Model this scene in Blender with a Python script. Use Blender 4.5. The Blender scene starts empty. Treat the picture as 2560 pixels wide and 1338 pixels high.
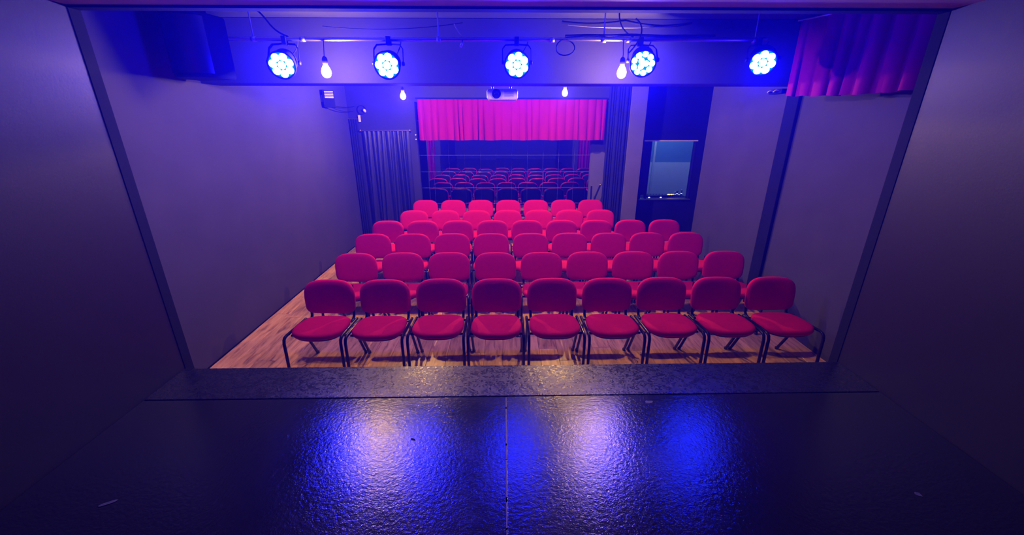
import bpy, bmesh, math, random
from mathutils import Vector, Matrix
random.seed(7)
scene = bpy.context.scene
C = scene.collection
R = math.radians

# ------------------------------------------------------------------ camera
cam_d = bpy.data.cameras.new('camera')
cam = bpy.data.objects.new('camera', cam_d); C.objects.link(cam)
cam_d.sensor_fit = 'HORIZONTAL'; cam_d.sensor_width = 36.0
cam_d.lens = 36.0 * 1000.0 / 2560.0
cam_d.clip_start = 0.02; cam_d.clip_end = 60
cam.location = (0, 0, 2.25)
cam.rotation_euler = (R(90 - 20), 0, -math.atan(18 / 1000.0))
scene.camera = cam
# ------------------------------------------------------------------ world, exposure
w = bpy.data.worlds.new('world'); scene.world = w; w.use_nodes = True
w.node_tree.nodes['Background'].inputs[0].default_value = (0, 0, 0, 1)
w.node_tree.nodes['Background'].inputs[1].default_value = 0.0
# thin haze added through the whole room, tinted blue to imitate lamp glare
HAZE = 0.031
vn = w.node_tree.nodes.new('ShaderNodeVolumeScatter')
vn.inputs['Density'].default_value = HAZE; vn.inputs['Anisotropy'].default_value = 0.65; vn.inputs['Color'].default_value = (0.02, 0.015, 1.0, 1)
w.node_tree.links.new(vn.outputs[0], w.node_tree.nodes['World Output'].inputs['Volume'])
cy = scene.cycles
cy.max_bounces = 5; cy.diffuse_bounces = 3; cy.glossy_bounces = 3; cy.transmission_bounces = 2; cy.volume_bounces = 0; cy.transparent_max_bounces = 4
cy.caustics_reflective = False; cy.caustics_refractive = False
cy.use_adaptive_sampling = True; cy.adaptive_threshold = 0.1; cy.adaptive_min_samples = 12
cy.sample_clamp_indirect = 4.0
vs = scene.view_settings
scene.display_settings.display_device = 'sRGB'
vs.view_transform = 'Standard'; vs.look = 'None'; vs.gamma = 1.0; vs.use_curve_mapping = False
vs.exposure = 0.0
# strengths of the lamps the room has
BULB = 75.0          # emission of the warm bulbs in front of the beam
BULB_REAR = 195.0
BEAM = 130.0          # blue beam of each stage light towards the stage
SPILL = 82.0          # blue side spill of each stage light
BOOTH = 60.0
BLUE = (0.004, 0.002, 1.0)
WARM = (1.0, 0.56, 0.29)

# ------------------------------------------------------------------ materials
def mat(name, col, rough=0.6, metal=0.0, spec=0.5, var=0.0, vscale=8.0, bump=0.0, bscale=60.0, sheen=0.0, stretch=None, objvar=0.0):
    m = bpy.data.materials.new(name); m.use_nodes = True
    nt = m.node_tree; b = nt.nodes['Principled BSDF']
    b.inputs['Base Color'].default_value = (*col, 1)
    b.inputs['Roughness'].default_value = rough
    b.inputs['Metallic'].default_value = metal
    b.inputs['Specular IOR Level'].default_value = spec
    if sheen:
        b.inputs['Sheen Weight'].default_value = sheen
        b.inputs['Sheen Roughness'].default_value = 0.4
        b.inputs['Sheen Tint'].default_value = (*[min(1, c * 2.0 + 0.1) for c in col], 1)
    tc = nt.nodes.new('ShaderNodeTexCoord'); mp = nt.nodes.new('ShaderNodeMapping')
    nt.links.new(tc.outputs['Object'], mp.inputs['Vector'])
    if stretch: mp.inputs['Scale'].default_value = stretch
    if var or objvar:
        n = nt.nodes.new('ShaderNodeTexNoise'); n.inputs['Scale'].default_value = vscale
        n.inputs['Detail'].default_value = 5
        nt.links.new(mp.outputs['Vector'], n.inputs['Vector'])
        r = nt.nodes.new('ShaderNodeMapRange')
        r.inputs['From Min'].default_value = 0.3; r.inputs['From Max'].default_value = 0.7
        r.inputs['To Min'].default_value = 1 - var; r.inputs['To Max'].default_value = 1 + var
        nt.links.new(n.outputs['Fac'], r.inputs['Value'])
        val = r.outputs['Result']
        if objvar:
            oi = nt.nodes.new('ShaderNodeObjectInfo')
            r2 = nt.nodes.new('ShaderNodeMapRange')
            r2.inputs['To Min'].default_value = 1 - objvar; r2.inputs['To Max'].default_value = 1 + objvar
            nt.links.new(oi.outputs['Random'], r2.inputs['Value'])
            mm = nt.nodes.new('ShaderNodeMath'); mm.operation = 'MULTIPLY'
            nt.links.new(val, mm.inputs[0]); nt.links.new(r2.outputs['Result'], mm.inputs[1]); val = mm.outputs[0]
        v = nt.nodes.new('ShaderNodeVectorMath'); v.operation = 'SCALE'
        v.inputs[0].default_value = col
        nt.links.new(val, v.inputs['Scale'])
        nt.links.new(v.outputs[0], b.inputs['Base Color'])
    if bump:
        n2 = nt.nodes.new('ShaderNodeTexNoise'); n2.inputs['Scale'].default_value = bscale
        n2.inputs['Detail'].default_value = 4
        nt.links.new(mp.outputs['Vector'], n2.inputs['Vector'])
        bp = nt.nodes.new('ShaderNodeBump'); bp.inputs['Strength'].default_value = bump
        bp.inputs['Distance'].default_value = 0.004
        nt.links.new(n2.outputs['Fac'], bp.inputs['Height'])
        nt.links.new(bp.outputs['Normal'], b.inputs['Normal'])
    return m

def emis(name, col, strength):
    m = bpy.data.materials.new(name); m.use_nodes = True
    nt = m.node_tree; nt.nodes.clear()
    e = nt.nodes.new('ShaderNodeEmission'); o = nt.nodes.new('ShaderNodeOutputMaterial')
    e.inputs[0].default_value = (*col, 1); e.inputs[1].default_value = strength
    nt.links.new(e.outputs[0], o.inputs[0])
    return m

def glow_glass(name, col, strength):
    m = emis(name, col, strength); nt = m.node_tree
    t = nt.nodes.new('ShaderNodeBsdfTransparent'); a = nt.nodes.new('ShaderNodeAddShader')
    nt.links.new(nt.nodes['Emission'].outputs[0], a.inputs[0]); nt.links.new(t.outputs[0], a.inputs[1])
    nt.links.new(a.outputs[0], nt.nodes['Material Output'].inputs[0])
    m.cycles.emission_sampling = 'NONE'
    return m

def deck_mat(name, chips):
    m = mat(name, (0.008, 0.008, 0.009), 0.3, spec=0.5)
    nt = m.node_tree; b = nt.nodes['Principled BSDF']
    tc = nt.nodes.new('ShaderNodeTexCoord')
    def noise(scale, detail=4, rough=0.6, stretch=(1, 1, 1)):
        mp = nt.nodes.new('ShaderNodeMapping'); mp.inputs['Scale'].default_value = stretch
        nt.links.new(tc.outputs['Object'], mp.inputs['Vector'])
        n = nt.nodes.new('ShaderNodeTexNoise'); n.inputs['Scale'].default_value = scale
        n.inputs['Detail'].default_value = detail; n.inputs['Roughness'].default_value = rough
        nt.links.new(mp.outputs['Vector'], n.inputs['Vector']); return n
    fine = noise(70, 3, 0.55); wear = noise(2.2, 6, 0.65); grit = noise(260, 2)
    h = nt.nodes.new('ShaderNodeMath'); h.operation = 'ADD'
    nt.links.new(fine.outputs['Fac'], h.inputs[0])
    g2 = nt.nodes.new('ShaderNodeMath'); g2.operation = 'MULTIPLY'; g2.inputs[1].default_value = 0.25
    nt.links.new(grit.outputs['Fac'], g2.inputs[0]); nt.links.new(g2.outputs[0], h.inputs[1])
    height = h.outputs[0]
    if chips:      # pressed chips of the board showing through the paint
        mp = nt.nodes.new('ShaderNodeMapping'); mp.inputs['Scale'].default_value = (0.8, 1.5, 1)
        nt.links.new(tc.outputs['Object'], mp.inputs['Vector'])
        dn = noise(9, 3)
        mx = nt.nodes.new('ShaderNodeMixRGB'); mx.inputs[0].default_value = 0.25
        nt.links.new(mp.outputs['Vector'], mx.inputs[1]); nt.links.new(dn.outputs['Color'], mx.inputs[2])
        vo = nt.nodes.new('ShaderNodeTexVoronoi'); vo.inputs['Scale'].default_value = 60
        nt.links.new(mx.outputs[0], vo.inputs['Vector'])
        sep = nt.nodes.new('ShaderNodeSeparateColor'); nt.links.new(vo.outputs['Color'], sep.inputs[0])
        a = nt.nodes.new('ShaderNodeMath'); a.operation = 'ADD'
        s = nt.nodes.new('ShaderNodeMath'); s.operation = 'MULTIPLY'; s.inputs[1].default_value = 0.8
        nt.links.new(sep.outputs[0], s.inputs[0]); nt.links.new(s.outputs[0], a.inputs[0]); nt.links.new(height, a.inputs[1])
        height = a.outputs[0]
        chipr = nt.nodes.new('ShaderNodeMapRange'); chipr.inputs['To Min'].default_value = 0.0; chipr.inputs['To Max'].default_value = 0.26
        nt.links.new(sep.outputs[1], chipr.inputs['Value'])
    # long scuffs
    sc1 = noise(5, 5, 0.7, (9, 0.8, 1))
    ramp = nt.nodes.new('ShaderNodeMapRange'); ramp.inputs['From Min'].default_value = 0.68; ramp.inputs['From Max'].default_value = 0.74
    nt.links.new(sc1.outputs['Fac'], ramp.inputs['Value'])
    rr = nt.nodes.new('ShaderNodeMapRange'); rr.inputs['From Min'].default_value = 0.3; rr.inputs['From Max'].default_value = 0.7
    rr.inputs['To Min'].default_value = 0.13; rr.inputs['To Max'].default_value = 0.22
    nt.links.new(wear.outputs['Fac'], rr.inputs['Value'])
    rough_out = rr.outputs['Result']
    if chips:
        ra = nt.nodes.new('ShaderNodeMath'); ra.operation = 'ADD'
        nt.links.new(rough_out, ra.inputs[0]); nt.links.new(chipr.outputs['Result'], ra.inputs[1]); rough_out = ra.outputs[0]
    nt.links.new(rough_out, b.inputs['Roughness'])
    col = nt.nodes.new('ShaderNodeMixRGB'); col.inputs[1].default_value = (0.008, 0.008, 0.009, 1); col.inputs[2].default_value = (0.03, 0.03, 0.033, 1)
    nt.links.new(ramp.outputs['Result'], col.inputs[0]); nt.links.new(col.outputs[0], b.inputs['Base Color'])
    bp = nt.nodes.new('ShaderNodeBump'); bp.inputs['Strength'].default_value = 0.42 if not chips else 0.45
    bp.inputs['Distance'].default_value = 0.0035
    nt.links.new(height, bp.inputs['Height']); nt.links.new(bp.outputs['Normal'], b.inputs['Normal'])
    return m

def glass_mat():
    m = bpy.data.materials.new('window_glass'); m.use_nodes = True
    nt = m.node_tree; nt.nodes.clear()
    o = nt.nodes.new('ShaderNodeOutputMaterial'); mx = nt.nodes.new('ShaderNodeMixShader')
    t = nt.nodes.new('ShaderNodeBsdfTransparent'); g = nt.nodes.new('ShaderNodeBsdfGlossy')
    g.inputs['Roughness'].default_value = 0.02
    fr = nt.nodes.new('ShaderNodeFresnel'); fr.inputs['IOR'].default_value = 1.45
    nt.links.new(fr.outputs[0], mx.inputs[0]); nt.links.new(t.outputs[0], mx.inputs[1]); nt.links.new(g.outputs[0], mx.inputs[2])
    nt.links.new(mx.outputs[0], o.inputs[0]); return m

M = {
    'wall': mat('grey_wall_paint', (0.044, 0.039, 0.056), 0.85, spec=0.3, var=0.10, vscale=2.5, bump=0.15, bscale=90),
    'wall_dark': mat('black_wall_paint', (0.008, 0.008, 0.009), 0.9, spec=0.1, var=0.15, vscale=4),
    'wall_pale': mat('pale_grey_paint', (0.13, 0.115, 0.125), 0.8, spec=0.3, var=0.08, vscale=3),
    'wall_rear': mat('dark_grey_rear_wall_paint', (0.026, 0.024, 0.027), 0.8, spec=0.25, var=0.1, vscale=3),
    'stage_wall': mat('stage_wall_paint', (0.014, 0.012, 0.014), 0.48, spec=0.3, var=0.08, vscale=2, bump=0.1, bscale=80),
    'stage_back': mat('stage_back_cloth', (0.05, 0.05, 0.055), 0.9, var=0.1),
    'ceiling': mat('dark_ceiling_paint', (0.045, 0.045, 0.047), 0.7, var=0.08),
    'ceiling_stage': mat('stage_ceiling_paint', (0.50, 0.46, 0.46), 0.7, var=0.05),
    'beam': mat('beam_paint', (0.021, 0.018, 0.028), 0.8, spec=0.25, var=0.06, vscale=3),
    'red': mat('red_chair_fabric', (0.60, 0.004, 0.027), 0.9, spec=0.15, var=0.06, vscale=35, bump=0.25, bscale=500, sheen=0.08),
    'velvet': mat('red_curtain_velvet', (0.27, 0.002, 0.075), 0.85, spec=0.15, var=0.10, vscale=6, sheen=0.08, stretch=(1, 1, 0.2)),
    'plastic': mat('black_plastic', (0.012, 0.012, 0.013), 0.32, spec=0.5, bump=0.1, bscale=300),
    'frame': mat('black_lacquered_steel', (0.006, 0.006, 0.007), 0.25, spec=0.4),
    'black': mat('matt_black', (0.010, 0.010, 0.011), 0.85, spec=0.12),
    'cloth': mat('black_curtain_cloth', (0.010, 0.012, 0.018), 0.36, spec=0.6, var=0.1, vscale=10),
    'cloth_matt': mat('matt_black_drape', (0.010, 0.011, 0.015), 0.85, spec=0.2, var=0.1, vscale=10),
    'steel': mat('galvanised_pipe', (0.62, 0.62, 0.62), 0.3, metal=1.0),
    'pipe': mat('dimmed_pipe', (0.30, 0.30, 0.30), 0.34, metal=1.0),  # steel darkened in colour so the pipe stays dim away from the bulbs
    'dull': mat('dull_steel', (0.35, 0.35, 0.36), 0.45, metal=1.0),
    'white': mat('white_plastic', (0.75, 0.73, 0.72), 0.4),
    'lens': mat('dark_glass_lens', (0.006, 0.006, 0.01), 0.05, spec=0.8),
    'mirror': mat('mirror_silver', (0.62, 0.64, 0.68), 0.012, metal=1.0),
    'seam': mat('mirror_joint_strip', (0.45, 0.45, 0.47), 0.35, metal=0.6),
    'deck': deck_mat('black_stage_paint', False),
    'deck_front': deck_mat('black_painted_chipboard', True),
    'plank': None,
    'bulb': glow_glass('bulb_glow', (1.0, 0.72, 0.45), 6.0),
    'led': emis('blue_led_glow', (0.30, 1.0, 1.0), 9.0),
    'glow_plate': emis('blue_glow_plate', (0.0, 0.40, 1.0), 0.8),
    'amber': emis('amber_indicator', (1.0, 0.62, 0.12), 5.0),
    'pale_led': emis('pale_indicator', (0.8, 0.85, 1.0), 3.0),
    'booth_up': mat('teal_booth_paint', (0.10, 0.22, 0.34), 0.8),
    'booth_low': mat('pale_booth_paint', (0.55, 0.57, 0.66), 0.8),
    'glass': glass_mat(),
    'tape': mat('worn_white_tape', (0.07, 0.07, 0.075), 0.7, var=0.3, vscale=60),
    'seamdirt': mat('worn_joint_edge', (0.09, 0.085, 0.09), 0.5, var=0.5, vscale=25),
}
for k_ in ('led', 'glow_plate', 'amber', 'pale_led'): M[k_].cycles.emission_sampling = 'NONE'
def plank_mat():
    m = mat('oak_laminate', (0.42, 0.235, 0.135), 0.36, var=0.0)
    nt = m.node_tree; b = nt.nodes['Principled BSDF']
    tc = nt.nodes.new('ShaderNodeTexCoord'); oi = nt.nodes.new('ShaderNodeObjectInfo')
    off = nt.nodes.new('ShaderNodeVectorMath'); off.operation = 'SCALE'; off.inputs[0].default_value = (7.3, 11.1, 3.7)
    nt.links.new(oi.outputs['Random'], off.inputs['Scale'])
    ad = nt.nodes.new('ShaderNodeVectorMath'); ad.operation = 'ADD'
    nt.links.new(tc.outputs['Object'], ad.inputs[0]); nt.links.new(off.outputs[0], ad.inputs[1])
    mp = nt.nodes.new('ShaderNodeMapping'); mp.inputs['Scale'].default_value = (11, 1.6, 1)
    nt.links.new(ad.outputs[0], mp.inputs['Vector'])
    n = nt.nodes.new('ShaderNodeTexNoise'); n.inputs['Scale'].default_value = 2.2; n.inputs['Detail'].default_value = 6; n.inputs['Roughness'].default_value = 0.62
    n.inputs['Distortion'].default_value = 0.6
    nt.links.new(mp.outputs['Vector'], n.inputs['Vector'])
    cr = nt.nodes.new('ShaderNodeValToRGB')
    e = cr.color_ramp.elements; e[0].position = 0.30; e[0].color = (0.24, 0.10, 0.035, 1); e[1].position = 0.68; e[1].color = (0.84, 0.46, 0.17, 1)
    el = cr.color_ramp.elements.new(0.48); el.color = (0.64, 0.32, 0.11, 1)
    nt.links.new(n.outputs['Fac'], cr.inputs['Fac'])
    r2 = nt.nodes.new('ShaderNodeMapRange'); r2.inputs['To Min'].default_value = 0.72; r2.inputs['To Max'].default_value = 1.2
    nt.links.new(oi.outputs['Random'], r2.inputs['Value'])
    v = nt.nodes.new('ShaderNodeVectorMath'); v.operation = 'SCALE'
    nt.links.new(cr.outputs['Color'], v.inputs[0]); nt.links.new(r2.outputs['Result'], v.inputs['Scale'])
    nt.links.new(v.outputs[0], b.inputs['Base Color'])
    return m
M['plank'] = plank_mat()

# ------------------------------------------------------------------ mesh helpers
class MB:
    def __init__(s): s.v = []; s.f = []; s.smooth = []
    def add(s, vs_, fs_, smooth=False):
        o = len(s.v); s.v += [tuple(p) for p in vs_]
        s.f += [tuple(i + o for i in f) for f in fs_]; s.smooth += [smooth] * len(fs_); return s
    def box(s, x0, x1, y0, y1, z0, z1, mtx=None):
        p = [(x, y, z) for z in (z0, z1) for y in (y0, y1) for x in (x0, x1)]
        if mtx: p = [mtx @ Vector(q) for q in p]
        return s.add(p, [(0, 2, 3, 1), (4, 5, 7, 6), (0, 1, 5, 4), (2, 6, 7, 3), (0, 4, 6, 2), (1, 3, 7, 5)])
    def bbox(s, x0, x1, y0, y1, z0, z1, b=0.005, seg=2, mtx=None):
        bm = bmesh.new(); bmesh.ops.create_cube(bm, size=1)
        for q in bm.verts: q.co = Vector(((x0 + x1) / 2 + q.co.x * (x1 - x0), (y0 + y1) / 2 + q.co.y * (y1 - y0), (z0 + z1) / 2 + q.co.z * (z1 - z0)))
        bmesh.ops.bevel(bm, geom=bm.edges[:], offset=b, segments=seg, profile=0.5, affect='EDGES')
        bm.verts.index_update()
        p = [mtx @ q.co if mtx else q.co.copy() for q in bm.verts]
        s.add(p, [[q.index for q in f.verts] for f in bm.faces], seg > 2); bm.free(); return s
    def tube(s, path, r, n=10, rb=None, cap=True):
        """swept tube; r radius across, rb the second radius for an oval tube"""
        path = [Vector(p) for p in path]; rb = rb or r
        up = None; rings = []
        for i, p in enumerate(path):
            t = (path[min(i + 1, len(path) - 1)] - path[max(i - 1, 0)]).normalized()
            if up is None:
                a = Vector((1, 0, 0)) if abs(t.x) < 0.9 else Vector((0, 0, 1))
                up = (a - t * a.dot(t)).normalized()
            else:
                up = (up - t * up.dot(t)).normalized()
            sd = t.cross(up)
            rings.append([p + up * (r * math.cos(k * 2 * math.pi / n)) + sd * (rb * math.sin(k * 2 * math.pi / n)) for k in range(n)])
        vs_ = [q for rg in rings for q in rg]; fs_ = []
        for i in range(len(rings) - 1):
            for k in range(n):
                a, b = i * n + k, i * n + (k + 1) % n
                fs_.append((a, b, b + n, a + n))
        s.add(vs_, fs_, True)
        if cap:
            s.add(rings[0], [tuple(range(n))[::-1]]); s.add(rings[-1], [tuple(range(n))])
        return s
    def lathe(s, prof, n=24, mtx=None):
        """profile of (radius, z) turned about z"""
        vs_ = []; fs_ = []
        for (r, z) in prof:
            for k in range(n):
                a = 2 * math.pi * k / n; q = Vector((r * math.cos(a), r * math.sin(a), z))
                vs_.append(mtx @ q if mtx else q)
        for i in range(len(prof) - 1):
            for k in range(n):
                a, b = i * n + k, i * n + (k + 1) % n
                fs_.append((a, b, b + n, a + n))
        fs_.append(tuple(range(n))[::-1]); m_ = (len(prof) - 1) * n; fs_.append(tuple(range(m_, m_ + n)))
        return s.add(vs_, fs_, True)
    def grid(s, rows, smooth=True):
        n = len(rows[0]); vs_ = [p for r_ in rows for p in r_]; fs_ = []
        for i in range(len(rows) - 1):
            for k in range(n - 1): fs_.append((i * n + k, i * n + k + 1, (i + 1) * n + k + 1, (i + 1) * n + k))
        return s.add(vs_, fs_, smooth)
    def loops(s, rings, smooth=True):
        """closed rings skinned together, both ends capped"""
        n = len(rings[0]); vs_ = [p for r_ in rings for p in r_]; fs_ = []
        for i in range(len(rings) - 1):
            for k in range(n):
                a, b = i * n + k, i * n + (k + 1) % n; fs_.append((a, b, b + n, a + n))
        fs_.append(tuple(range(n))[::-1]); m_ = (len(rings) - 1) * n; fs_.append(tuple(range(m_, m_ + n)))
        return s.add(vs_, fs_, smooth)
    def mesh(s, name):
        me = bpy.data.meshes.new(name); me.from_pydata(s.v, [], s.f)
        me.polygons.foreach_set('use_smooth', s.smooth); me.update()
        bm = bmesh.new(); bm.from_mesh(me); bmesh.ops.recalc_face_normals(bm, faces=bm.faces[:]); bm.to_mesh(me); bm.free()
        return me
    def build(s, name, m, parent=None):
        me = s.mesh(name); me.materials.append(m)
        o = bpy.data.objects.new(name, me); C.objects.link(o)
        if parent: o.parent = parent
        return o

def tag(o, label, cat, group=None, kind=None):
    o['label'] = label
    if cat: o['category'] = cat
    if group: o['group'] = group
    if kind: o['kind'] = kind
    return o
def thing(name, label, cat, loc=(0, 0, 0), rz=0, group=None):
    o = bpy.data.objects.new(name, None); C.objects.link(o); o.empty_display_size = 0.1
    o.location = loc; o.rotation_euler = (0, 0, rz)
    return tag(o, label, cat, group)
def struct(name, mb, m, label):
    o = mb.build(name, m); o['kind'] = 'structure'; o['label'] = label; o['category'] = name.split('_')[0]; return o
def copy_tree(o, parent=None):
    c = o.copy(); C.objects.link(c); c.parent = parent
    for ch in o.children: copy_tree(ch, c)
    return c
def bez(p0, p1, p2, p3, n=16):
    p0, p1, p2, p3 = map(Vector, (p0, p1, p2, p3)); out = []
    for i in range(n + 1):
        t = i / n; u = 1 - t
        out.append(p0 * u ** 3 + p1 * 3 * u * u * t + p2 * 3 * u * t * t + p3 * t ** 3)
    return out
def sag(a, b, d, n=14):
    a, b = Vector(a), Vector(b)
    return [a.lerp(b, i / n) - Vector((0, 0, d * 4 * (i / n) * (1 - i / n))) for i in range(n + 1)]

# ------------------------------------------------------------------ large structure
XL, XR, YS, YB, YM = -2.90, 3.20, 2.40, 8.00, 8.50
ZC, ZS, ZH = 3.15, 0.65, 2.81
SL, SR = -2.22, 2.36

fl = struct('floor', MB().box(XL - 0.2, 4.4, YS - 0.1, 8.6, -0.12, -0.012), M['black'], 'oak laminate plank floor under the rows of red chairs')
pw, pl = 0.19, 1.25
pm = MB().bbox(-pw / 2 + 0.0012, pw / 2 - 0.0012, -pl / 2 + 0.0012, pl / 2 - 0.0012, -0.012, 0.0, 0.0015, 1).mesh('plank'); pm.materials.append(M['plank'])
nx = int((4.2 - XL) / pw) + 1
for i in range(nx):
    x = XL + 0.02 + pw * (i + 0.5)
    y = 2.45 + random.uniform(-0.6, 0.0) * 1.0
    y0 = y
    while y0 < 8.5:
        a, b = max(y0, 2.42), min(y0 + pl, 8.52)
        if x > XR and b < 6.7: y0 += pl; continue
        if b - a > 0.12:
            o = bpy.data.objects.new('plank', pm); C.objects.link(o); o.parent = fl
            o.location = (x, (a + b) / 2, 0); o.scale = (1, (b - a) / pl, 1)
        y0 += pl

struct('wall_left', MB().box(XL - 0.2, XL, YS + 0.07, YB + 0.6, 0, ZC), M['wall'], 'plain grey painted wall beside the left aisle')
struct('wall_right', MB().box(XR, XR + 0.15, YS + 0.07, 6.62, 0, ZC), M['wall'], 'grey painted wall beside the right ends of the rows')
# black pilaster on the right wall
struct('trim_1', MB().bbox(XR - 0.04, XR, 4.60, 4.80, 0, ZC, 0.004, 1), M['wall_dark'], 'black vertical pilaster on the right grey wall')
# back wall around the mirror recess
struct('wall_back', MB().box(XL, -1.66, YB, YB + 0.1, 0, ZC).box(-1.66, 2.33, YB, YB + 0.1, 2.60, ZC)
       .box(1.98, 2.36, YB, YB + 0.1, 0, 2.60).box(-1.90, -1.80, YB + 0.1, YM + 0.1, 0, 2.7), M['wall_rear'], 'dark grey rear wall above and beside the mirror recess')
struct('wall_recess', MB().box(-1.9, 2.36, YM + 0.02, YM + 0.12, 0, 2.70).box(2.26, 2.36, YB + 0.1, YM + 0.02, 0, 2.7)
       .box(-1.9, 2.36, YB + 0.1, YM + 0.12, 2.70, 2.78), M['wall_pale'], 'pale grey recess wall behind and right of the mirror tiles')
# grey column between black curtain and window
struct('wall_column', MB().bbox(2.34, 2.64, 7.92, 8.6, 0, ZC, 0.004, 1), M['wall_pale'], 'narrow grey column between black curtain and booth window')
# alcove on the right, with the booth window
struct('wall_alcove', MB().box(2.64, 2.86, 8.4, 8.5, 0, ZC).box(3.87, 4.5, 8.4, 8.5, 0, ZC).box(2.86, 3.87, 8.4, 8.5, 1.90, ZC)
       .box(2.86, 3.87, 8.4, 8.5, 0, 0.70).box(4.2, 4.35, 6.62, 8.4, 0, ZC).box(XR + 0.15, 4.35, 6.5, 6.62, 0, ZC), M['wall_dark'], 'black alcove wall around the control booth window')
# beam (bulkhead) above the front rows
struct('wall_bulkhead', MB().bbox(XL, XR, 4.25, 4.55, 2.598, ZC, 0.006, 1), M['beam'], 'grey boxed beam crossing the room behind the stage lights')
struct('ceiling', MB().box(XL - 0.2, 4.5, YS + 0.07, 10.3, ZC, ZC + 0.12), M['ceiling'], 'dark grey ceiling above the audience')
struct('ceiling_stage', MB().box(SL - 0.2, SR + 0.2, -1.9, YS, ZH, ZH + 0.55), M['ceiling_stage'], 'low pale ceiling over the stage')
struct('trim_2', MB().bbox(SL - 0.05, SR + 0.05, YS, YS + 0.07, ZH - 0.012, ZH + 0.5, 0.004, 1), M['black'], 'black edge board across the top of the stage opening')
struct('wall_stage_left', MB().box(SL - 0.2, SL, -1.9, YS, 0, ZH), M['stage_wall'], 'dark side wall on the left of the stage')
struct('wall_stage_right', MB().box(SR, SR + 0.2, -1.9, YS, 0, ZH), M['stage_wall'], 'dark side wall on the right of the stage')
struct('wall_stage_back', MB().box(SL - 0.2, SR + 0.2, -2.0, -1.9, 0, ZH), M['stage_back'], 'cloth covered wall at the back of the stage')
struct('trim_3', MB().bbox(SL - 0.03, SL + 0.004, YS, YS + 0.075, 0.0, ZH + 0.3, 0.004, 1), M['black'], 'black jamb on the left edge of the stage opening')
struct('trim_4', MB().bbox(SR - 0.004, SR + 0.03, YS, YS + 0.075, 0.0, ZH + 0.3, 0.004, 1), M['black'], 'black jamb on the right edge of the stage opening')
struct('wall_proscenium', MB().box(XL - 0.2, SL - 0.03, YS, YS + 0.07, 0, ZC).box(SR + 0.03, XR + 0.2, YS, YS + 0.07, 0, ZC)
       .box(SL - 0.03, SR + 0.03, YS + 0.002, YS + 0.06, ZH + 0.3, ZC), M['wall'], 'grey wall on both sides of the stage opening')

# stage deck
st = thing('stage', 'black painted stage platform with scuffed boards in the foreground', 'stage', (0, YS, 0))
def at_stage(mb, name, m): 
    o = mb.build(name, m, st); o.location = (0, -YS, 0); return o
at_stage(MB().bbox(SL + 0.002, SR - 0.002, 2.064, YS - 0.002, ZS - 0.05, ZS, 0.004, 2), 'front_board', M['deck_front'])
at_stage(MB().bbox(SL + 0.002, -0.003, -1.895, 2.058, ZS - 0.05, ZS - 0.001, 0.003, 2), 'deck_panel', M['deck'])
at_stage(MB().bbox(0.003, SR - 0.002, -1.895, 2.058, ZS - 0.05, ZS, 0.003, 2), 'deck_panel', M['deck'])
at_stage(MB().box(SL + 0.002, SR - 0.002, -1.895, 2.38, ZS - 0.12, ZS - 0.05), 'joist_frame', M['black'])
at_stage(MB().bbox(SL + 0.004, SR - 0.004, 2.37, YS - 0.004, 0.0, ZS - 0.05, 0.003, 1), 'fascia', M['black'])
jp = MB()
yy = -1.8
while yy < 2.03:
    L = random.uniform(0.05, 0.22); jp.box(-0.0028 + random.uniform(-0.001, 0.001), 0.0030, yy, min(yy + L, 2.05), ZS - 0.006, ZS + 0.0006); yy += L + random.uniform(0, 0.03)
at_stage(jp, 'worn_joint', M['seamdirt'])
for (x, y, a, sx, sy, lab) in [(0.87, 1.99, 0.1, 0.022, 0.011, 'small worn tape mark on the stage right of the joint'),
                          (-1.78, 1.35, 0.5, 0.035, 0.009, 'thin pale tape mark on the dark left of the stage'),
                          (1.88, 1.33, -0.4, 0.013, 0.010, 'tiny pale tape scrap on the dark right of the stage'),
                          (-0.50, 1.71, -0.5, 0.014, 0.005, 'tiny dark scrap lying on the stage left of the joint')]:
    mt = Matrix.Translation((x, y, ZS)) @ Matrix.Rotation(a, 4, 'Z')
    mb = MB(); n = 10; ring = []
    for k in range(n):
        t = 2 * math.pi * k / n; q = 1 + random.uniform(-0.18, 0.18)
        ring.append((sx * q * math.copysign(abs(math.cos(t)) ** 0.5, math.cos(t)), sy * q * math.copysign(abs(math.sin(t)) ** 0.5, math.sin(t))))
    mb.loops([[(p[0], p[1], z) for p in ring] for z in (0.0, 0.0012)], False)
    o = mb.build('tape_mark', M['black'] if 'dark scrap' in lab else M['tape']); o.matrix_world = mt
    tag(o, lab, 'tape')

# ------------------------------------------------------------------ chairs
def sup(t, n):
    c, s = math.cos(t), math.sin(t)
    return math.copysign(abs(c) ** (2 / n), c), math.copysign(abs(s) ** (2 / n), s)
N = 40
def seat_ring(z, k, grow=0.0):
    out = []
    for i in range(N):
        c, s = sup(2 * math.pi * i / N, 3.8 if i < N / 2 else 2.9)
        y = s * (0.202 * k + grow)
        hw = (0.241 - 0.024 * (s + 1) * 0.5) * k + grow
        zz = z - 0.020 * max(0, -s) ** 3 - 0.05 * y      # waterfall front, slight backward tilt
        out.append((c * hw, y - 0.04, zz))
    return out
def back_pt(c, s, k, g, depth):
    hz = 0.172 * k + g
    hw = (0.243 - 0.016 * max(0, s) ** 2 - 0.004 * max(0, -s)) * k + g
    x, z = c * hw, s * hz
    if s < 0: z *= 1 - 0.06 * abs(x / 0.243) ** 2          # bottom edge bows down in the middle
    y = -0.35 * x * x + depth
    a = R(6)
    return (x, 0.225 + y * math.cos(a) + z * math.sin(a), 0.655 + z * math.cos(a) - y * math.sin(a))
def back_ring(depth, k, g=0.0):
    return [back_pt(*sup(2 * math.pi * i / N, 3.4 if i < N / 2 else 6.0), k, g, depth) for i in range(N)]
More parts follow.
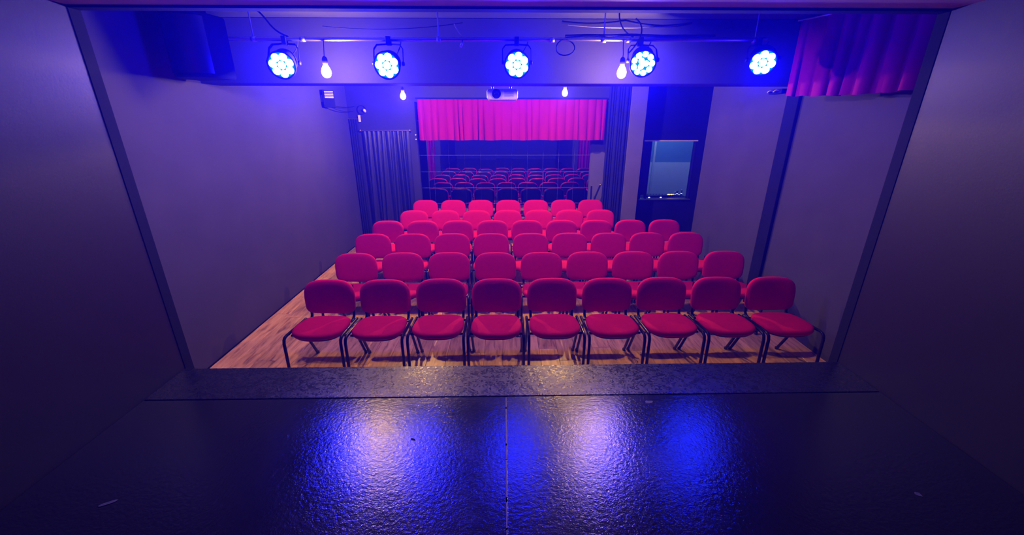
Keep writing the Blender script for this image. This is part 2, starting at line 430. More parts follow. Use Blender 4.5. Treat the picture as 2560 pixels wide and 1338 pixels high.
def foot(p, leg):
    MB().lathe([(0.0165, 0.0), (0.0170, 0.004), (0.0165, 0.022), (0.0145, 0.025)], 10, Matrix.Translation((p[0], p[1], 0))).build('foot_cap', M['plastic'], leg)
def make_chair():
    t = thing('stacking_chair', 'x', 'chair')
    s = MB().loops([seat_ring(0.438, 0.93), seat_ring(0.444, 0.985), seat_ring(0.460, 1.0, 0.004), seat_ring(0.478, 1.0, 0.002), seat_ring(0.490, 0.965),
                    seat_ring(0.497, 0.88), seat_ring(0.501, 0.68), seat_ring(0.502, 0.35)]).build('seat', M['red'], t)
    MB().loops([seat_ring(0.420, 0.80), seat_ring(0.424, 0.90), seat_ring(0.437, 0.955), seat_ring(0.441, 0.94)]).build('seat_pan', M['plastic'], t)
    MB().loops([back_ring(-0.036, 0.35), back_ring(-0.036, 0.70), back_ring(-0.033, 0.88), back_ring(-0.025, 0.965), back_ring(-0.010, 1.0),
                back_ring(0.004, 0.995), back_ring(0.010, 0.97)]).build('backrest', M['red'], t)
    MB().loops([back_ring(0.008, 0.955), back_ring(0.018, 0.95), back_ring(0.028, 0.92), back_ring(0.032, 0.85), back_ring(0.034, 0.4)]).build('back_shell', M['plastic'], t)
    for sx in (-1, 1):
        X = 0.2475 * sx
        fl_ = MB().tube([(X, -0.268, 0.003), (X, -0.262, 0.30), (X, -0.260, 0.415), (X, -0.250, 0.447), (X, -0.225, 0.463)], 0.0130, 12, 0.0145).build('leg', M['frame'], t)
        foot((X, -0.268), fl_)
        MB().tube([(X, -0.235, 0.459), (X, -0.205, 0.464), (X, 0.10, 0.447), (X, 0.165, 0.444)], 0.0130, 12, 0.0145).build('side_rail', M['frame'], t)
        rl_ = MB().tube([(X, 0.00, 0.452), (X, 0.035, 0.43), (X, 0.26, 0.003)], 0.0130, 12, 0.0145).build('leg', M['frame'], t)
        foot((X, 0.259), rl_)
        MB().tube([(X * 0.83, 0.135, 0.428), (X * 0.83, 0.185, 0.436), (X * 0.83, 0.207, 0.462), (X * 0.83, 0.217, 0.53), (X * 0.83, 0.246, 0.70), (X * 0.83, 0.256, 0.76)], 0.0130, 12, 0.0145).build('back_upright', M['frame'], t)
    MB().tube([(-0.247, -0.13, 0.425), (0.247, -0.13, 0.425)], 0.011, 10).build('cross_bar', M['frame'], t)
    MB().tube([(-0.247, 0.135, 0.428), (0.247, 0.135, 0.428)], 0.011, 10).build('cross_bar', M['frame'], t)
    return t
chair = make_chair()
ORD = ['leftmost', 'second from left', 'third from left', 'fourth from left', 'fifth from left', 'sixth from left', 'seventh from left', 'eighth from left', 'ninth from left']
ROWN = ['front row nearest the stage', 'second row from the stage', 'third row from the stage', 'fourth row from the stage', 'seven-seat row before the last', 'last row by the mirror']
ROWS = [(3.62, [-1.681, -1.152, -0.619, -0.086, 0.447, 0.968, 1.513, 2.065, 2.625]),
        (4.45, [-1.716, -1.182, -0.649, -0.120, 0.414, 0.947, 1.485, 2.042, 2.585]),
        (5.30, [-1.758, -1.231, -0.710, -0.188, 0.339, 0.866, 1.404, 1.926, 2.475]),
        (6.07, [-1.777, -1.247, -0.711, -0.181, 0.337, 0.866, 1.409, 1.914, 2.450]),
        (6.83, [-1.516, -1.002, -0.488, 0.040, 0.567, 1.088, 1.644]),
        (7.78, [-1.538, -0.991, -0.476, 0.062, 0.608, 1.131, 1.677])]
first = True
for ri, (D, xs) in enumerate(ROWS):
    mid = sum(xs) / len(xs); pitch = max(0.5345, (xs[-1] - xs[0]) / (len(xs) - 1))
    for ci in range(len(xs)):
        x = mid + (ci - (len(xs) - 1) / 2) * pitch + random.uniform(-0.001, 0.001)
        o = chair if first else copy_tree(chair); first = False
        o.location = (x, D - 0.252 + random.uniform(-0.008, 0.008), 0)
        o.rotation_euler = (0, 0, R(random.uniform(-0.4, 0.4)))
        pos = ORD[ci] if ci < len(xs) - 1 else 'rightmost'
        o['label'] = 'red upholstered chair, %s in the %s' % (pos, ROWN[ri])
        o['group'] = 'red chairs in rows facing the stage'

# ------------------------------------------------------------------ curtains
def pleats(x0, x1, z0, z1, amp, n, seed, wob=0.4, top=0.35, res=9, nz=14, flare=0.0, dz=0.0, pw=0.7):
    """a hanging cloth sheet in its own xz plane with folds that deepen downwards"""
    rnd = random.Random(seed)
    cuts = [0.0]
    for i in range(n): cuts.append(cuts[-1] + rnd.uniform(0.55, 1.45))
    cuts = [c / cuts[-1] for c in cuts]
    amps = [amp * rnd.uniform(0.45, 1.25) for _ in range(n)]
    drift = [rnd.uniform(-1, 1) * wob for _ in range(n)]
    rows = []
    for j in range(nz + 1):
        v = j / nz; row = []
        for i in range(n):
            for q in range(res if i < n - 1 else res + 1):
                t = q / res; u = cuts[i] + (cuts[i + 1] - cuts[i]) * t
                a = amps[i] * (top + (1 - top) * v)
                y = -a * (abs(math.sin(math.pi * t)) ** pw) + amp * 0.5
                x = x0 + (x1 - x0) * u + drift[i] * amp * v * math.sin(math.pi * t) + (u - 0.5) * flare * v
                z = z1 + (z0 - z1) * v - dz * math.sin(math.pi * u) * v + 0.004 * math.sin(u * 37 + seed) * v
                row.append((x, y, z))
        rows.append(row)
    return rows
def sheet(rows, th=0.004):
    mb = MB(); mb.grid(rows); mb.grid([[(p[0], p[1] + th, p[2]) for p in r_] for r_ in rows])
    n = len(rows[0])
    mb.grid([rows[-1], [(p[0], p[1] + th, p[2]) for p in rows[-1]]], False)
    return mb
# red valance over the mirror
v = thing('valance_curtain', 'long gathered red valance hanging over the mirror at the back', 'curtain', (0, YB - 0.075, 2.65))
rows = pleats(-1.60, 1.90, -0.72, 0.0, 0.075, 26, 3, 0.5, 0.35, res=14, pw=0.4)
sheet(rows).build('fabric', M['velvet'], v)
hem = [[(p[0], p[1] - 0.003, p[2] + 0.012) for p in rows[-1]], [(p[0], p[1] - 0.003, p[2] - 0.004) for p in rows[-1]]]
sheet(hem, 0.010).build('hem', M['velvet'], v)
MB().bbox(-1.62, 1.92, 0.0, 0.06, -0.012, 0.018, 0.003, 1).build('top_batten', M['wall_dark'], v)
# black curtain over the rear left doorway
d = thing('door_curtain', 'long black pleated curtain on a rod over the rear left doorway', 'curtain', (0, YB - 0.11, 0))
sheet(pleats(-2.655, -1.78, 0.03, 2.09, 0.10, 11, 5, 0.7, 0.4, nz=18)).build('fabric', M['cloth'], d)
rod = MB().tube([(-2.675, 0, 2.105), (-1.74, 0, 2.105)], 0.009, 10).build('rod', M['steel'], d)
for x in (-2.675, -1.76): MB().lathe([(0.001, -0.018), (0.014, -0.012), (0.018, 0), (0.014, 0.012), (0.001, 0.018)], 12, Matrix.Translation((x, 0, 2.105)) @ Matrix.Rotation(R(90), 4, 'Y')).build('finial', M['steel'], rod)
for x in (-2.5, -2.0): MB().box(x - 0.006, x + 0.006, 0.0, 0.11, 2.098, 2.112).build('rod_bracket', M['dull'], rod)
# corner leg of black cloth left of the doorway curtain
k = thing('corner_drape', 'plain black drape in the rear left corner beside the doorway curtain', 'curtain', (0, YB - 0.055, 0))
sheet(pleats(-2.885, -2.72, 0.03, 2.30, 0.03, 4, 8, 0.3, 0.6)).build('fabric', M['cloth_matt'], k)
MB().tube([(-2.89, 0.012, 2.305), (-2.715, 0.012, 2.305)], 0.006, 8).build('rod', M['dull'], k)
# black leg curtain right of the valance
k = thing('leg_curtain', 'tall black curtain between the red valance and the grey column', 'curtain', (0, YB - 0.075, 0))
sheet(pleats(1.93, 2.335, 0.02, 2.98, 0.055, 8, 9, 0.3, 0.6, nz=18)).build('fabric', M['cloth_matt'], k)
MB().tube([(1.90, 0.01, 2.985), (2.34, 0.01, 2.985)], 0.008, 8).build('rod', M['dull'], k)
# red drape in the upper right corner by the stage
a0, a1 = Vector((2.70, 4.16, 0)), Vector((3.15, 3.12, 0)); L = (a1 - a0).length
k = thing('corner_valance', 'short red pleated drape high in the corner right of the stage opening', 'curtain', (a0.x, a0.y, 0), math.atan2(a1.y - a0.y, a1.x - a0.x))
sheet(pleats(0, L, 2.485, 3.12, 0.075, 9, 21, 0.5, 0.55, nz=12, dz=0.02)).build('fabric', M['velvet'], k)
MB().tube([(-0.02, 0.02, 3.125), (L, 0.02, 3.125)], 0.010, 8).build('rod', M['dull'], k)
# red house curtains tied back beside the stage opening, seen in the mirror
for (x0, x1, lab, sd) in [(XL + 0.03, SL - 0.20, 'red stage curtain left of the opening, seen in the mirror', 31), (SR + 0.20, XR - 0.03, 'red stage curtain right of the opening, seen in the mirror', 33)]:
    k = thing('stage_curtain', lab, 'curtain', (0, YS + 0.16, 0), 0, 'red curtains beside the stage opening')
    sheet(pleats(x0, x1, 0.03, 2.98 if x0 < 0 else 2.46, 0.07, 6, sd, 0.3, 0.6)).build('fabric', M['velvet'], k)
    MB().tube([(x0, 0, 2.99 if x0 < 0 else 2.47), (x1, 0, 2.99 if x0 < 0 else 2.47)], 0.010, 8).build('rod', M['dull'], k)

# ------------------------------------------------------------------ mirror wall of square tiles
mw = thing('mirror_wall', 'wall of large square mirror tiles reflecting the backs of the chairs', 'mirror', (0, YM, 0))
MB().box(-1.79, 1.765, 0.008, 0.019, 0.0, 2.58).build('backing', M['seam'], mw)
tw, tz = 0.3225, 0.331
tmesh = MB().bbox(-tw / 2 + 0.0012, tw / 2 - 0.0012, 0.0, 0.006, -tz / 2 + 0.0016, tz / 2 - 0.0016, 0.0012, 1).mesh('mirror_tile'); tmesh.materials.append(M['mirror'])
for i in range(11):
    for j in range(8):
        o = bpy.data.objects.new('mirror_tile', tmesh); C.objects.link(o); o.parent = mw
        o.location = (-1.787 + tw * (i + 0.5), 0.0, -0.045 + tz * (j + 0.5) if j else tz * 0.5 - 0.02)
        o.rotation_euler = (R(random.uniform(-0.10, 0.10)), 0, R(random.uniform(-0.12, 0.12)))
        if j == 0: o.scale = (1, 1, 0.86); o.location.z = tz * 0.43 + 0.001

for j in range(1, 8):
    MB().bbox(-1.787, 1.762, -0.004, 0.0, -0.045 + tz * j - 0.002, -0.045 + tz * j + 0.002, 0.001, 1).build('joint_strip', M['seam'], mw)

# ------------------------------------------------------------------ control booth behind the window
wi = thing('window_1', 'booth window in the black alcove, lit pale blue from inside', 'window', (0, 8.4, 0)); wi['kind'] = 'structure'
MB().bbox(2.82, 3.90, -0.035, 0.09, 1.885, 1.905, 0.003, 1).build('window_head', M['white'], wi)
MB().bbox(2.96, 2.985, -0.01, 0.09, 0.725, 1.885, 0.003, 1).build('window_jamb', M['black'], wi)
MB().bbox(3.86, 3.885, -0.01, 0.09, 0.72, 1.885, 0.003, 1).build('window_jamb', M['black'], wi)
MB().bbox(2.845, 2.96, 0.0, 0.03, 0.80, 1.885, 0.003, 1).build('side_shutter', M['wall_dark'], wi)
MB().bbox(2.82, 3.90, -0.06, 0.09, 0.705, 0.725, 0.003, 1).build('window_sill', M['dull'], wi)
MB().box(2.985, 3.86, 0.055, 0.060, 0.725, 1.885).build('pane', M['glass'], wi)
struct('wall_booth', MB().box(2.5, 4.9, 9.9, 10.0, 1.33, ZC).box(2.4, 2.5, 8.6, 10.0, 1.33, ZC).box(4.9, 5.0, 8.5, 10.0, 1.33, ZC), M['booth_up'], 'teal upper wall inside the control booth')
struct('wall_booth_lower', MB().box(2.5, 4.9, 9.88, 10.0, 0, 1.33).box(2.4, 2.5, 8.6, 10.0, 0, 1.33).box(4.9, 5.0, 8.5, 10.0, 0, 1.33), M['booth_low'], 'pale grey lower wall inside the control booth')
struct('trim_5', MB().bbox(3.47, 3.52, 9.60, 9.64, 0, ZC, 0.004, 1), M['white'], 'added white post in the booth, standing in for the bright window jamb')  # post added behind the pane to give the bright strip of the window jamb
struct('floor_booth', MB().box(2.4, 5.0, 8.5, 10.0, -0.1, 0.0), M['black'], 'dark floor of the control booth')
bl = thing('booth_lamp', 'small round ceiling lamp inside the control booth', 'lamp', (3.7, 9.2, ZC))
MB().lathe([(0.12, -0.01), (0.12, -0.03), (0.10, -0.045), (0.02, -0.05)], 20).build('shade', M['white'], bl)
ld = bpy.data.lights.new('booth_light', 'POINT'); ld.energy = BOOTH; ld.color = (0.55, 0.78, 1.0); ld.shadow_soft_size = 0.1
lo = bpy.data.objects.new('booth_light', ld); C.objects.link(lo); lo.parent = bl; lo.location = (0, 0, -0.2)
# desk, mixer and small gear on the sill
dk = thing('booth_desk', 'narrow black desk behind the booth window sill', 'desk', (3.4, 8.72, 0))
MB().bbox(-0.55, 0.6, -0.2, 0.25, 0.66, 0.70, 0.003, 1).build('desk_top', M['black'], dk)
for x in (-0.5, 0.54):
    for y in (-0.16, 0.2): MB().bbox(x - 0.02, x + 0.02, y - 0.02, y + 0.02, 0, 0.66, 0.002, 1).build('leg', M['black'], dk)
mx = thing('mixing_console', 'low black mixing console with lit buttons behind the booth window', 'mixer', (3.38, 8.62, 0.70))
MB().bbox(-0.34, 0.20, -0.09, 0.12, 0.0, 0.07, 0.006, 2).build('body', M['plastic'], mx)
for i in range(7):
    MB().lathe([(0.009, 0.07), (0.009, 0.085), (0.007, 0.09)], 10, Matrix.Translation((-0.28 + i * 0.065, 0.03, 0))).build('knob', M['dull'], mx)
    MB().bbox(-0.285 + i * 0.065, -0.275 + i * 0.065, -0.06, -0.035, 0.07, 0.08, 0.002, 1).build('fader', M['white'], mx)
for x in (-0.30, -0.05): MB().bbox(x, x + 0.035, -0.094, -0.089, 0.015, 0.035, 0.001, 1).build('button_light', M['pale_led'], mx)
for i in range(4):
    q = thing('amber_lamp', 'small amber indicator lamp on the booth sill, %s in its row' % ['leftmost', 'second', 'third', 'rightmost'][i], 'lamp', (3.50 + i * 0.035, 8.53, 0.775), 0, 'amber lamps on the booth sill')
    MB().lathe([(0.012, -0.05), (0.012, 0.0), (0.010, 0.004)], 12).build('socket', M['black'], q)
    MB().lathe([(0.010, 0.004), (0.012, 0.012), (0.009, 0.022), (0.003, 0.026)], 12).build('lens', M['amber'], q)
for i, (x, h) in enumerate([(3.66, 0.12), (3.705, 0.15), (3.75, 0.10), (3.795, 0.16)]):
    q = thing('microphone', 'dark handheld microphone standing on the booth sill, %s' % ['leftmost of four', 'second of four', 'third of four, shortest', 'rightmost of four, tallest'][i], 'microphone', (x, 8.56, 0.725), 0, 'microphones on the booth sill')
    MB().lathe([(0.014, 0), (0.014, 0.004), (0.010, 0.008), (0.013, h * 0.65), (0.015, h * 0.72)], 14).build('handle', M['plastic'], q)
    MB().lathe([(0.015, h * 0.72), (0.020, h * 0.80), (0.020, h * 0.92), (0.012, h)], 14).build('grille', M['dull'], q)
    MB().lathe([(0.0135, h * 0.5), (0.0140, h * 0.54)], 14).build('ring', M['pale_led'], q)

# ------------------------------------------------------------------ rig: pipe, hangers, cables
PY, PZ = 3.85, 2.905
pipe = thing('lighting_pipe', 'long horizontal steel lighting pipe in front of the boxed beam', 'pipe', (0, PY, PZ))
MB().tube([(-2.30, 0, 0), (-0.9, 0, 0.0), (0.3, 0, 0.005), (2.25, 0, 0.008)], 0.0165, 14).build('tube', M['pipe'], pipe)
for x in (-2.1, -0.55, 0.85, 2.15):
    MB().tube([(x, 0, 0.0), (x, 0, ZC - PZ)], 0.006, 8).build('drop_rod', M['dull'], pipe)
    MB().lathe([(0.022, -0.018), (0.022, 0.018)], 14, Matrix.Translation((x, 0, 0)) @ Matrix.Rotation(R(90), 4, 'Y')).build('clamp_ring', M['dull'], pipe)
for x in (-1.69, 0.41, 1.06): MB().lathe([(0.021, -0.02), (0.021, 0.02)], 14, Matrix.Translation((x, 0, 0)) @ Matrix.Rotation(R(90), 4, 'Y')).build('coupler', M['dull'], pipe)
def cable(name, label, paths, m='black', r=0.005, cat='cable'):
    mb = MB()
    for p in paths: mb.tube(p, r, 7)
    return tag(mb.build(name, M[m]), label, cat)
cable('power_cable', 'thick black cable sagging above the pipe across the right half', [sag((0.504, 3.979, 3.066), (1.058, 3.979, 3.076), 0.02) + sag((1.058, 3.979, 3.076), (1.632, 3.959, 3.056), 0.03)[1:]], r=0.011)
cable('power_cable', 'thin pale cable strung just under the thick black one', [sag((0.554, 3.949, 3.036), (1.511, 3.949, 3.036), 0.02)], 'dull', 0.003)
cable('power_cable', 'black cable dropping from the ceiling to the pipe near the right bulb', [bez((0.985, 3.92, ZC), (0.977, 3.909, 3.086), (0.987, 3.889, 2.986), (1.108, 3.868, 2.930))], r=0.006)
cable('power_cable', 'black cable looping down right of the right bulb to the fourth light', [bez((1.108, 3.848, 3.066), (1.208, 3.848, 3.006), (1.169, 3.829, 2.905), (1.068, 3.829, 2.804))], r=0.006)
cable('power_cable', 'black cable bundle lying along the top of the pipe at the right', [[(0.52, PY - 0.01, PZ + 0.028), (0.70, PY, PZ + 0.036), (0.90, PY - 0.01, PZ + 0.032), (1.08, PY, PZ + 0.040), (1.36, PY, PZ + 0.032), (1.8, PY, PZ + 0.036)]], r=0.011)
cable('power_cable', 'thin cable sagging under the ceiling above the left pipe', [sag((-1.561, 3.979, 3.025), (-0.353, 3.979, 3.056), 0.035)], r=0.004)
cable('power_cable', 'dark cable hanging over the left end of the pipe', [bez((-2.065, 3.929, 3.127), (-1.965, 3.889, 3.056), (-1.965, 3.868, 2.975), (-1.814, 3.859, 2.925))], r=0.007)
cable('power_cable', 'thin slanting cable between the second and third stage lights', [bez((-0.423, 3.929, 3.036), (-0.403, 3.909, 2.986), (-0.363, 3.889, 2.945), (-0.333, 3.868, 2.905))], 'dull', 0.003)
cable('power_cable', 'coil of dark cable hanging under the pipe left of the right bulb', [[(0.525 + 0.08 * math.cos(t * 0.5), 3.83 + 0.02 * math.sin(t), PZ - 0.06 + 0.06 * math.sin(t * 0.5)) for t in range(0, 26)]], r=0.005)
pl_ = thing('pipe_plug', 'small shiny plug hanging below the pipe between second and third lights', 'plug', (-0.357, 3.829, 2.865))
MB().lathe([(0.006, -0.022), (0.011, -0.018), (0.011, 0.010), (0.006, 0.018)], 12, Matrix.Rotation(R(25), 4, 'Y')).build('body', M['steel'], pl_)
MB().tube([(0.004, 0, 0.015), (0.01, 0.01, 0.04)], 0.003, 6).build('wire', M['black'], pl_)

# ------------------------------------------------------------------ stage lights
LEDP = MB().lathe([(0.031, 0.0), (0.031, 0.004), (0.026, 0.011), (0.014, 0.016), (0.003, 0.0175)], 16)
led_mesh = LEDP.mesh('led'); led_mesh.materials.append(M['led'])
PARS = [(-1.844, 2.694, -12, 'leftmost'), (-0.975, 2.694, -4, 'second from left, brightest'), (0.110, 2.702, 0, 'middle one above the projector'),
        (1.168, 2.713, 14, 'fourth from left, beside the right bulb'), (2.187, 2.722, 24, 'rightmost, near the red corner drape')]
for i, (x, z, yaw, lab) in enumerate(PARS):
    t = thing('stage_light', 'round blue LED stage light on the pipe, ' + lab, 'stage light', (x, PY, PZ), 0, 'blue LED stage lights')
    # local frame of the can: axis +Z towards the stage, tilted down
    cz = z - PZ
    tilt = [20, 16, 18, 24, 26][i]
    mt = Matrix.Translation((0, -0.12, cz)) @ Matrix.Rotation(R(-yaw if i < 3 else yaw * -1), 4, 'Z') @ Matrix.Rotation(R(90 - tilt + 2 * tilt), 4, 'X')
    r = 0.104
    MB().lathe([(0.04, -0.20), (0.075, -0.19), (r - 0.01, -0.15), (r - 0.004, -0.03), (r, -0.01), (r + 0.006, 0.0), (r + 0.006, 0.012), (r - 0.006, 0.012), (r - 0.008, 0.002)], 28, mt).build('housing', M['black'], t)
    pts = [(0, 0)] + [(0.066 * math.cos(2 * math.pi * q / 7 + 0.3 + i), 0.066 * math.sin(2 * math.pi * q / 7 + 0.3 + i)) for q in range(7)] if i != 3 else \
          [(0.026 * math.cos(2 * math.pi * q / 3), 0.026 * math.sin(2 * math.pi * q / 3)) for q in range(3)] + [(0.074 * math.cos(2 * math.pi * q / 9), 0.074 * math.sin(2 * math.pi * q / 9)) for q in range(9)]
    for (a, b) in pts:
        o = bpy.data.objects.new('led', led_mesh); C.objects.link(o); o.parent = t
        sc_ = 1.0 if i != 3 else 0.78
        o.matrix_local = mt @ Matrix.Translation((a, b, 0.004)) @ Matrix.Scale(sc_, 4)
    MB().lathe([(r - 0.009, 0.0015), (r - 0.009, 0.0035)], 28, mt).build('glow_plate', M['glow_plate'], t)  # glowing disc added behind the LEDs, imitates their cyan bloom
    yk = MB(); w2 = r + 0.018
    path = [mt @ Vector((w2, 0, -0.08)), mt @ Vector((w2, 0, -0.08)).lerp(Vector(mt @ Vector((w2, 0, -0.08))), 1) + Vector((0, 0, 0.10))]
    pL, pR = mt @ Vector((-w2, 0, -0.08)), mt @ Vector((w2, 0, -0.08))
    top = Vector((0, 0, -0.035)) 
    yko = yk.tube([pL, pL.lerp(Vector((pL.x, 0, -0.045)), 0.8), Vector((pL.x * 0.8, 0, -0.040)), top, Vector((pR.x * 0.8, 0, -0.040)), pR.lerp(Vector((pR.x, 0, -0.045)), 0.8), pR], 0.004, 8, 0.014).build('yoke', M['black'], t)
    MB().bbox(-0.02, 0.02, -0.024, 0.024, -0.045, 0.022, 0.004, 2).build('clamp', M['black'], t)
    for sgn, pp in ((-1, pL), (1, pR)):
        MB().lathe([(0.018, -0.008), (0.018, 0.008), (0.012, 0.012)], 12, Matrix.Translation(pp) @ Matrix.Rotation(R(90), 4, 'Y')).build('tilt_knob', M['plastic'], yko)
    MB().tube(bez(mt @ Vector((0, 0, -0.19)), mt @ Vector((0, 0, -0.27)), (0.08, 0.06, cz + 0.12), (0.10, 0.02, 0.0)), 0.005, 7).build('cord', M['black'], t)
    # its light: a beam to the stage and a wide spill
    ax = (mt.to_3x3() @ Vector((0, 0, 1))).normalized()
    sd = bpy.data.lights.new('beam', 'SPOT'); sd.energy = BEAM * [1.0, 1.1, 0.9, 0.9, 0.8][i]; sd.color = BLUE; sd.spot_size = R(80); sd.spot_blend = 0.8; sd.shadow_soft_size = 0.07
    so = bpy.data.objects.new('beam', sd); C.objects.link(so); so.parent = t
    so.location = mt @ Vector((0, 0, 0.10)); so.rotation_euler = ax.to_track_quat('-Z', 'Y').to_euler()
    pd = bpy.data.lights.new('spill', 'POINT'); pd.energy = SPILL * [1.0, 1.25, 1.0, 0.9, 0.45][i]; pd.color = BLUE; pd.shadow_soft_size = 0.06
    po = bpy.data.objects.new('spill', pd); C.objects.link(po); po.parent = t; po.location = mt @ Vector((0, 0, 0.13))

# ------------------------------------------------------------------ bare bulbs
def bulb(x, y, z, top, lab, power, group='bare warm bulbs'):
    t = thing('pendant_bulb', lab, 'lamp', (x, y, z), 0, group)
    prof = [(0.004, -0.062), (0.020, -0.058), (0.033, -0.045), (0.040, -0.025), (0.040, -0.008), (0.034, 0.012), (0.024, 0.030), (0.0165, 0.045)]
    MB().lathe(prof, 20).build('bulb', M['bulb'], t)
    ld = bpy.data.lights.new('bulb_light', 'POINT'); ld.energy = power; ld.color = WARM; ld.shadow_soft_size = 0.03
    lo = bpy.data.objects.new('bulb_light', ld); C.objects.link(lo); lo.parent = t; lo.location = (0, 0, -0.02)
    MB().lathe([(0.017, 0.045), (0.022, 0.050), (0.022, 0.085), (0.016, 0.10), (0.006, 0.108)], 16).build('socket', M['black'], t)
    MB().tube(bez((0, 0, 0.105), (0.004, 0, 0.15), (-0.01 + 0.02 * (x < 0), 0, 0.18), (0.012 if x < 0 else -0.005, 0.0, top - z)), 0.0035, 7).build('cord', M['black'], t)
bulb(-1.525, PY - 0.02, 2.668, PZ, 'bare warm bulb hanging from the left part of the pipe', BULB)
bulb(1.022, PY - 0.02, 2.668, PZ, 'bare warm bulb hanging beside the fourth stage light', BULB)
bulb(-1.46, 6.30, 2.615, 2.775, 'bare warm bulb left of the red valance, further back', BULB_REAR)
bulb(0.88, 6.30, 2.66, 2.785, 'bare warm bulb in front of the right half of the valance', BULB_REAR)
cd = thing('ceiling_conduit', 'thin steel conduit under the ceiling carrying the two rear bulbs', 'conduit', (0, 6.30, 2.79))
MB().tube([(-2.2, 0, -0.012), (0, 0, 0), (1.6, 0, 0.005)], 0.010, 8).build('tube', M['dull'], cd)
for x in (-1.9, -0.3, 1.3): MB().tube([(x, 0, 0), (x, 0, ZC - 2.79)], 0.005, 7).build('drop_rod', M['dull'], cd)

# ------------------------------------------------------------------ projector
p = thing('projector', 'white ceiling projector hanging above the centre of the rows', 'projector', (-0.02, 4.95, 2.50))
MB().bbox(-0.172, 0.172, -0.14, 0.14, -0.02, 0.095, 0.028, 4).build('body', M['white'], p)
lr_ = MB().lathe([(0.048, 0.0), (0.050, 0.02), (0.044, 0.026), (0.040, 0.010)], 24, Matrix.Translation((-0.065, -0.135, 0.042)) @ Matrix.Rotation(R(90), 4, 'X')).build('lens_ring', M['black'], p)
MB().lathe([(0.038, 0.0), (0.036, 0.008), (0.022, 0.015), (0.003, 0.018)], 20, Matrix.Translation((-0.065, -0.14, 0.042)) @ Matrix.Rotation(R(90), 4, 'X')).build('lens', M['lens'], lr_)
for i in range(6): MB().bbox(0.02, 0.125, -0.1425, -0.137, 0.008 + i * 0.011, 0.013 + i * 0.011, 0.001, 1).build('vent_slat', M['dull'], p)
for x in (-0.11, 0.09): MB().lathe([(0.012, 0.09), (0.012, 0.125), (0.008, 0.13)], 12, Matrix.Translation((x, -0.06, 0))).build('mount_foot', M['dull'], p)
MB().bbox(-0.14, 0.12, -0.085, 0.085, 0.125, 0.135, 0.003, 1).build('mount_plate', M['dull'], p)
MB().tube([(0, 0, 0.13), (0, 0, ZC - 2.50)], 0.02, 12).build('mount_pole', M['dull'], p)

# ------------------------------------------------------------------ loudspeaker in the upper left corner
sp = thing('loudspeaker', 'large black loudspeaker high in the corner left of the stage lights', 'speaker', (-2.60, 3.84, 2.60), R(-14))
out = []
for (zz, k_) in ((0.0, 0.94), (0.012, 0.99), (0.03, 1.0), (0.45, 1.0), (0.468, 0.99), (0.48, 0.94)):
    prof = [(-0.20, 0.16), (0.20, 0.16), (0.20, -0.02)] + [(0.20 * math.cos(a_), -0.02 - 0.14 * math.sin(a_)) for a_ in [math.pi * q / 12 for q in range(1, 12)]] + [(-0.20, -0.02)]
    out.append([(px * k_, py * k_, zz) for (px, py) in prof])
MB().loops(out, False).build('cabinet', M['black'], sp)
gr = []
for zz in (0.03, 0.45):
    gr.append([(0.205 * math.cos(a_), -0.024 - 0.145 * math.sin(a_), zz) for a_ in [math.pi * q / 16 for q in range(1, 16)]])
g = MB().grid(gr); g.grid([[(q[0] * 0.98, q[1] + 0.006, q[2]) for q in r_] for r_ in gr]); g.build('grille', M['plastic'], sp)
MB().bbox(-0.03, 0.03, 0.10, 0.16, 0.48, ZC - 2.60, 0.004, 1).build('bracket', M['black'], sp)

# ------------------------------------------------------------------ floodlight on the left wall with its cable
f = thing('floodlight', 'small black louvred floodlight high on the left wall at the rear', 'floodlight', (XL + 0.11, 6.95, 2.60), R(20))
MB().bbox(-0.085, 0.085, -0.05, 0.06, -0.13, 0.12, 0.008, 2).build('housing', M['black'], f)
for i in range(5): MB().bbox(-0.055, 0.075, -0.066, -0.05, 0.005 + i * 0.022, 0.018 + i * 0.022, 0.003, 1).build('louvre', M['white'], f)
MB().bbox(-0.115, -0.085, -0.02, 0.02, -0.05, 0.05, 0.004, 1).build('wall_bracket', M['dull'], f)
cable('power_cable', 'dark cable running from the floodlight to the rear left corner', [sag((XL + 0.12, 7.05, 2.50), (XL + 0.15, YB - 0.02, 2.52), 0.02) , sag((XL + 0.10, 7.05, 2.47), (XL + 0.12, YB - 0.02, 2.44), 0.03)], r=0.005)
ck = thing('cable_coil', 'loop of black cable with white plugs hung in the rear left corner', 'cable', (-2.63, YB - 0.02, 2.46))
MB().tube([(0.075 * math.cos(2 * math.pi * q / 20), -0.01 - 0.004 * (q % 2), 0.075 * math.sin(2 * math.pi * q / 20)) for q in range(24)], 0.006, 7).build('loop', M['black'], ck)
MB().lathe([(0.018, -0.035), (0.024, -0.02), (0.024, 0.02), (0.016, 0.035)], 14, Matrix.Translation((0.065, -0.045, -0.015)) @ Matrix.Rotation(R(60), 4, 'X')).build('plug', M['white'], ck)
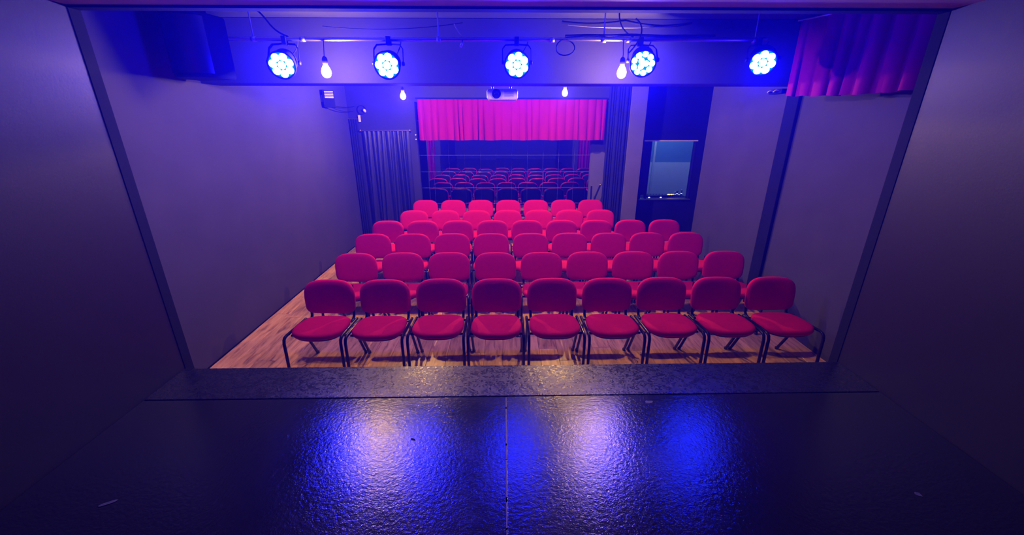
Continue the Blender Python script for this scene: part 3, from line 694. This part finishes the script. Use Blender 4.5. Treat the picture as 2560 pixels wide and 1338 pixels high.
MB().bbox(-0.075, -0.035, -0.035, -0.005, -0.21, -0.09, 0.006, 2).build('adapter', M['white'], ck)
# small bits at the top of the right wall panel
sb = thing('cable_clip_box', 'small junction box with loose white wire ends atop the right wall', 'junction box', (XR - 0.03, 5.0, 2.585))
MB().bbox(-0.03, 0.03, -0.12, 0.12, -0.03, 0.02, 0.005, 1).build('box', M['black'], sb)
for y in (-0.08, 0.03): MB().tube(bez((-0.03, y, 0.0), (-0.08, y, 0.03), (-0.09, y + 0.04, -0.03), (-0.04, y + 0.08, -0.005)), 0.006, 7).build('wire', M['white'], sb)
for (z, lab) in ((2.02, 'upper tiny white knob standing in for a fairy light left of the valance'), (1.94, 'lower tiny white knob standing in for a fairy light left of the valance')):
    hk = thing('fairy_light_standin', lab, 'fairy light stand-in', (-1.675, YB - 0.001, z), 0, 'fairy light stand-ins beside the valance')  # unlit white knobs added in place of two tiny fairy lights
    MB().lathe([(0.012, 0.0), (0.012, 0.006), (0.006, 0.008), (0.006, 0.025)], 12, Matrix.Rotation(R(90), 4, 'X')).build('base', M['white'], hk)
    MB().lathe([(0.006, 0.025), (0.011, 0.028), (0.010, 0.036), (0.003, 0.040)], 12, Matrix.Rotation(R(90), 4, 'X')).build('knob', M['white'], hk)
# folded stand leaning behind the last row
ms = thing('folded_stand', 'folded black stand leaning behind the last row at the right', 'stand', (1.80, 8.20, 0))
MB().tube([(-0.03, 0.0, 0.0), (-0.03, 0.0, 1.02)], 0.018, 10).build('post', M['black'], ms)
MB().tube([(-0.03, 0.0, 0.55), (0.16, 0.05, 1.04)], 0.017, 10).build('arm', M['black'], ms)
MB().lathe([(0.02, -0.02), (0.024, 0), (0.02, 0.02)], 12, Matrix.Translation((0.16, 0.05, 1.04))).build('end_knob', M['dull'], ms)
for a_ in (0, 120, 240): MB().tube([(-0.03, 0, 0.16), (-0.03 + 0.15 * math.cos(R(a_)), 0.15 * math.sin(R(a_)), 0.012)], 0.010, 8).build('foot', M['black'], ms)
